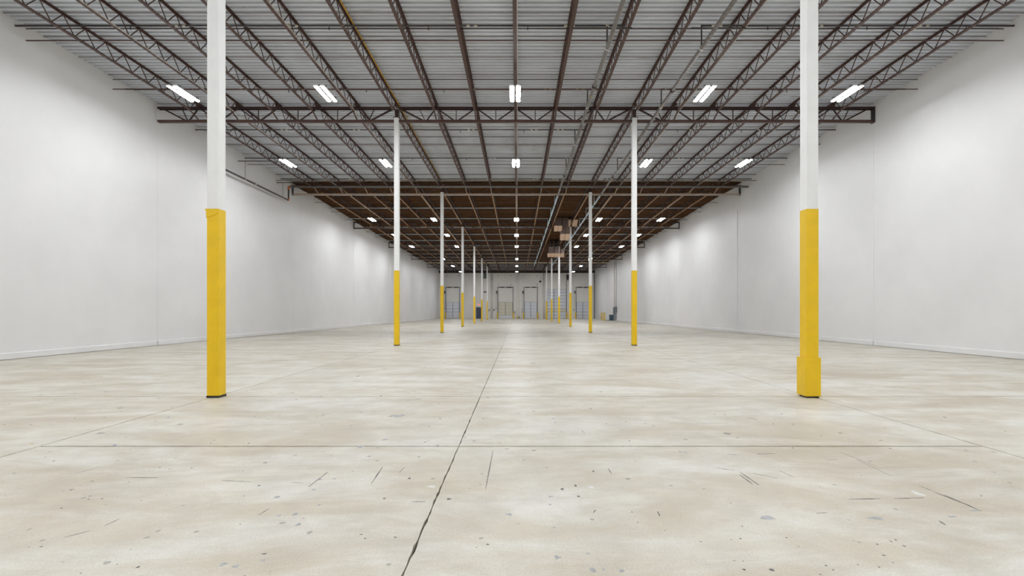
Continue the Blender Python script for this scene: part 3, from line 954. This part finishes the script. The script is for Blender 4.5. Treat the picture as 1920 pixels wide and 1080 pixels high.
# control boxes
for px, py, w, h, m, lab in ((926.3, 581.0, .26, .34, 'black_steel', 'black control box left of the cream dock door'), (930.4, 578.4, .22, .22, 'ochre_primer', 'small amber signal box left of the cream dock door'),
                             (965.2, 585.2, .20, .34, 'black_steel', 'black switch box right of the cream dock door'), (978.6, 580.0, .16, .30, 'panel_grey', 'grey control box left of the plain dock door'),
                             (978.4, 584.6, .16, .22, 'black_steel', 'small black switch under the grey control box'), (917.2, 581.6, .24, .36, 'black_steel', 'black box right of the farthest left column'),
                             (1075.6, 581.0, .20, .36, 'panel_grey', 'grey control box left of the rightmost dock door'), (833.8, 578.3, .16, .16, 'black_steel', 'small black switch left of the leftmost dock door')):
    x, z = fwx(px), fwz(py)
    g = thing('control_box', lab, 'control box', (x, FAR, z), 'wall control boxes')
    part('case', MB().cbox(-w / 2, w / 2, -.13, -.002, -h / 2, h / 2, .015), m, g)
    part('button_plate', MB().box(-w / 3, w / 3, -.138, -.13, -h / 4, h / 3), 'conduit_metal' if m != 'conduit_metal' else 'black_steel', g)
# vertical pipes and conduits on the far wall
for px, r, top, lab in ((921.0, .07, 8.7, 'pale vertical pipe on far wall, left of a matching pipe'), (923.6, .07, 8.7, 'pale vertical pipe on far wall, right of a matching pipe'), (969.3, .035, 8.7, 'thin left conduit between the middle dock doors'),
                        (972.8, .035, 8.7, 'thin right conduit between the middle dock doors'), (1019.4, .12, 8.7, 'thick pale pipe left of the tall dock door'), (1068.0, .07, 8.7, 'pale pipe right of the tall dock door'),
                        (1114.0, .06, 8.7, 'dark pipe in the far right corner')):
    g = thing('wall_pipe', lab, 'pipe', (fwx(px), FAR - r - .01, 0), 'vertical pipes on the far wall')
    part('pipe', MB().tube([(0, 0, .02), (0, 0, top)], r, 10), 'far_wall_paint' if 'dark' not in lab else 'pipe_grey', g, smooth=True)
    for z in (2.0, 5.0, 7.6):
        part('pipe_clamp', MB().box(-r - .03, r + .03, -r - .008, r, z, z + .05), 'conduit_metal', g)
# louvre, sign plate, horn, motor, security lights
xa, xb = fwx(906.8), fwx(913.0)
g = thing('wall_louvre', 'black square louvre high on the far wall between left columns', 'louvre', ((xa + xb) / 2, FAR, 7.83))
part('frame', MB().box(-.33, .33, -.25, -.002, 0, 1.0), 'black_steel', g)
for q in range(5):
    part('slat', MB().bar((-.30, -.27, .12 + q * .19), (.30, -.27, .12 + q * .19), .02, .12), 'panel_grey', g)
part('sill', MB().box(-.36, .36, -.28, -.002, -.06, 0), 'ochre_primer', g)
g = thing('wall_heater', 'dark rectangular strip heater on far wall below the black louvre', 'heater', ((xa + xb) / 2, FAR, 5.05))
part('case', MB().cbox(-.34, .34, -.14, -.002, 0, .24, .02), 'black_steel', g)
part('grille', MB().box(-.28, .28, -.15, -.14, .05, .19), 'panel_grey', g)
g = thing('alarm_horn', 'round dark alarm horn high on the far wall', 'horn', (fwx(1013.0), FAR, fwz(528.0)))
part('bell', MB().tube([(0, -.002, 0), (0, -.10, 0), (0, -.14, 0)], [.10, .20, .17], 14), 'black_steel', g, smooth=True)
part('feed_conduit', MB().tube([(0, -.03, .18), (0, -.03, 1.7)], .018, 6), 'conduit_metal', g)
g = thing('door_motor', 'dark motor unit at the top right of the tall dock door', 'motor', (fwx(1064.4), FAR, 7.55))
part('case', MB().cbox(-.22, .22, -.40, -.002, .35, .95, .03), 'black_steel', g)
part('drive', MB().tube([(0, -.22, .35), (0, -.22, -.1)], [.16, .12], 12), 'primer_dark', g, smooth=True)
for px, py, lab in ((838, 517.0, 'above left of leftmost dock door'), (861, 517.0, 'above right of leftmost dock door'), (934, 517.0, 'above left of cream dock door'), (958, 517.0, 'above right of cream dock door'),
                    (983, 517.0, 'above left of plain dock door'), (1007, 517.5, 'above right of plain dock door'), (1079.5, 517.0, 'above left of rightmost dock door'),
                    (934.3, 533.6, 'just over left track of cream dock door'), (958.0, 533.6, 'just over right track of cream dock door'), (1007.0, 533.6, 'just over right track of plain dock door')):
    g = thing('wall_bracket', 'tiny dark bracket on far wall %s' % lab, 'bracket', (fwx(px), FAR, fwz(py)), 'brackets on the far wall')
    part('plate', MB().box(-.08, .08, -.03, -.002, -.08, .08), 'panel_grey', g)
    part('arm', MB().bar((0, -.03, 0), (0, -.16, .05), .04, .04), 'black_steel', g)
for px, lab in ((971.9, 'between middle dock doors'),):
    g = thing('wall_valve', 'small dark valve low on far wall beside the short bollard', 'valve', (fwx(973.6), FAR - .12, .25))
    part('pipe_stub', MB().tube([(-.1, .1, .15), (-.1, 0, .15), (.08, 0, 0), (.08, 0, -.24)], .035, 8), 'black_steel', g, smooth=True)
    part('hand_wheel', MB().tube([(-.1, -.02, .15), (-.1, -.05, .15)], .09, 10), 'panel_grey', g, smooth=True)

# ------------------------------------------------------------------ bollards and electrical gear by the right wall
bo = MB().tube([(0, 0, 0), (0, 0, 1.20), (0, 0, 1.25), (0, 0, 1.275)], [.078, .078, .06, .02], 12).mesh('post', 'yellow_paint', True)
bnd = MB().tube([(0, 0, 1.06), (0, 0, 1.12)], .080, 12).mesh('dark_band', 'panel_grey', True)
for k, (x, y) in enumerate(((13.30, 75.6), (13.26, 73.8), (13.17, 71.9))):
    g = thing('bollard', 'yellow floor bollard near right wall, %s of three' % ('farthest', 'middle', 'nearest')[k], 'bollard', (x, y, 0), 'yellow floor bollards')
    inst('post', bo, g)
    inst('dark_band', bnd, g)
g = thing('transformer', 'dark teal transformer on a pad against the right wall', 'transformer', (14.45, 73.5, 0))
part('pad', MB().box(-.75, .45, -.75, .55, 0, .07), 'panel_grey', g)
part('cabinet', MB().cbox(-.28, .32, -.35, .30, .07, .88, .02), 'transformer_teal', g)
part('lid', MB().cbox(-.32, .36, -.40, .34, .88, .93, .02), 'panel_grey', g)
for q in range(4):
    part('vent_slot', MB().box(-.2, .24, -.362, -.35, .25 + q * .12, .30 + q * .12), 'black_steel', g)
for y, z0, z1, w, lab in ((73.9, .98, 2.06, .5, 'tall grey electrical panel above the teal transformer'), (72.6, 1.20, 2.15, .62, 'wide grey electrical panel nearer than the transformer')):
    g = thing('electrical_panel', lab, 'electrical panel', (WX, y, 0), 'electrical panels on the right wall')
    part('case', MB().box(-.24, -.002, -w / 2, w / 2, z0, z1), 'panel_grey', g)
    part('panel_door', MB().box(-.255, -.24, -w / 2 + .04, w / 2 - .04, z0 + .05, z1 - .05), 'panel_grey', g)
    part('latch', MB().box(-.275, -.255, -w / 2 + .07, -w / 2 + .11, (z0 + z1) / 2 - .06, (z0 + z1) / 2 + .06), 'conduit_metal', g)
    part('conduit', MB().tube([(-.08, 0, z1), (-.08, 0, T(y) + .2)], .045, 8), 'conduit_metal', g, smooth=True)
    part('lower_conduit', MB().tube([(-.08, .1, z0), (-.08, .1, .08)], .05, 8), 'panel_grey', g, smooth=True)

# cover strips on the side walls
for x, y, z0, z1, lab in ((WX, 32.75, .55, 8.3, 'narrow white cover strip on the right wall'), (-WX, 57.4, .3, 8.6, 'narrow pale conduit on the left wall')):
    sg = -1 if x > 0 else 1
    g = thing('cover_strip', lab, 'strip', (x, y, 0))
    part('strip', MB().box(min(sg * .002, sg * .035), max(sg * .002, sg * .035), -.035, .035, z0, z1), 'wall_paint', g)
    part('end_box', MB().box(min(sg * .002, sg * .05), max(sg * .002, sg * .05), -.06, .06, z0 - .1, z0), 'wall_paint', g)
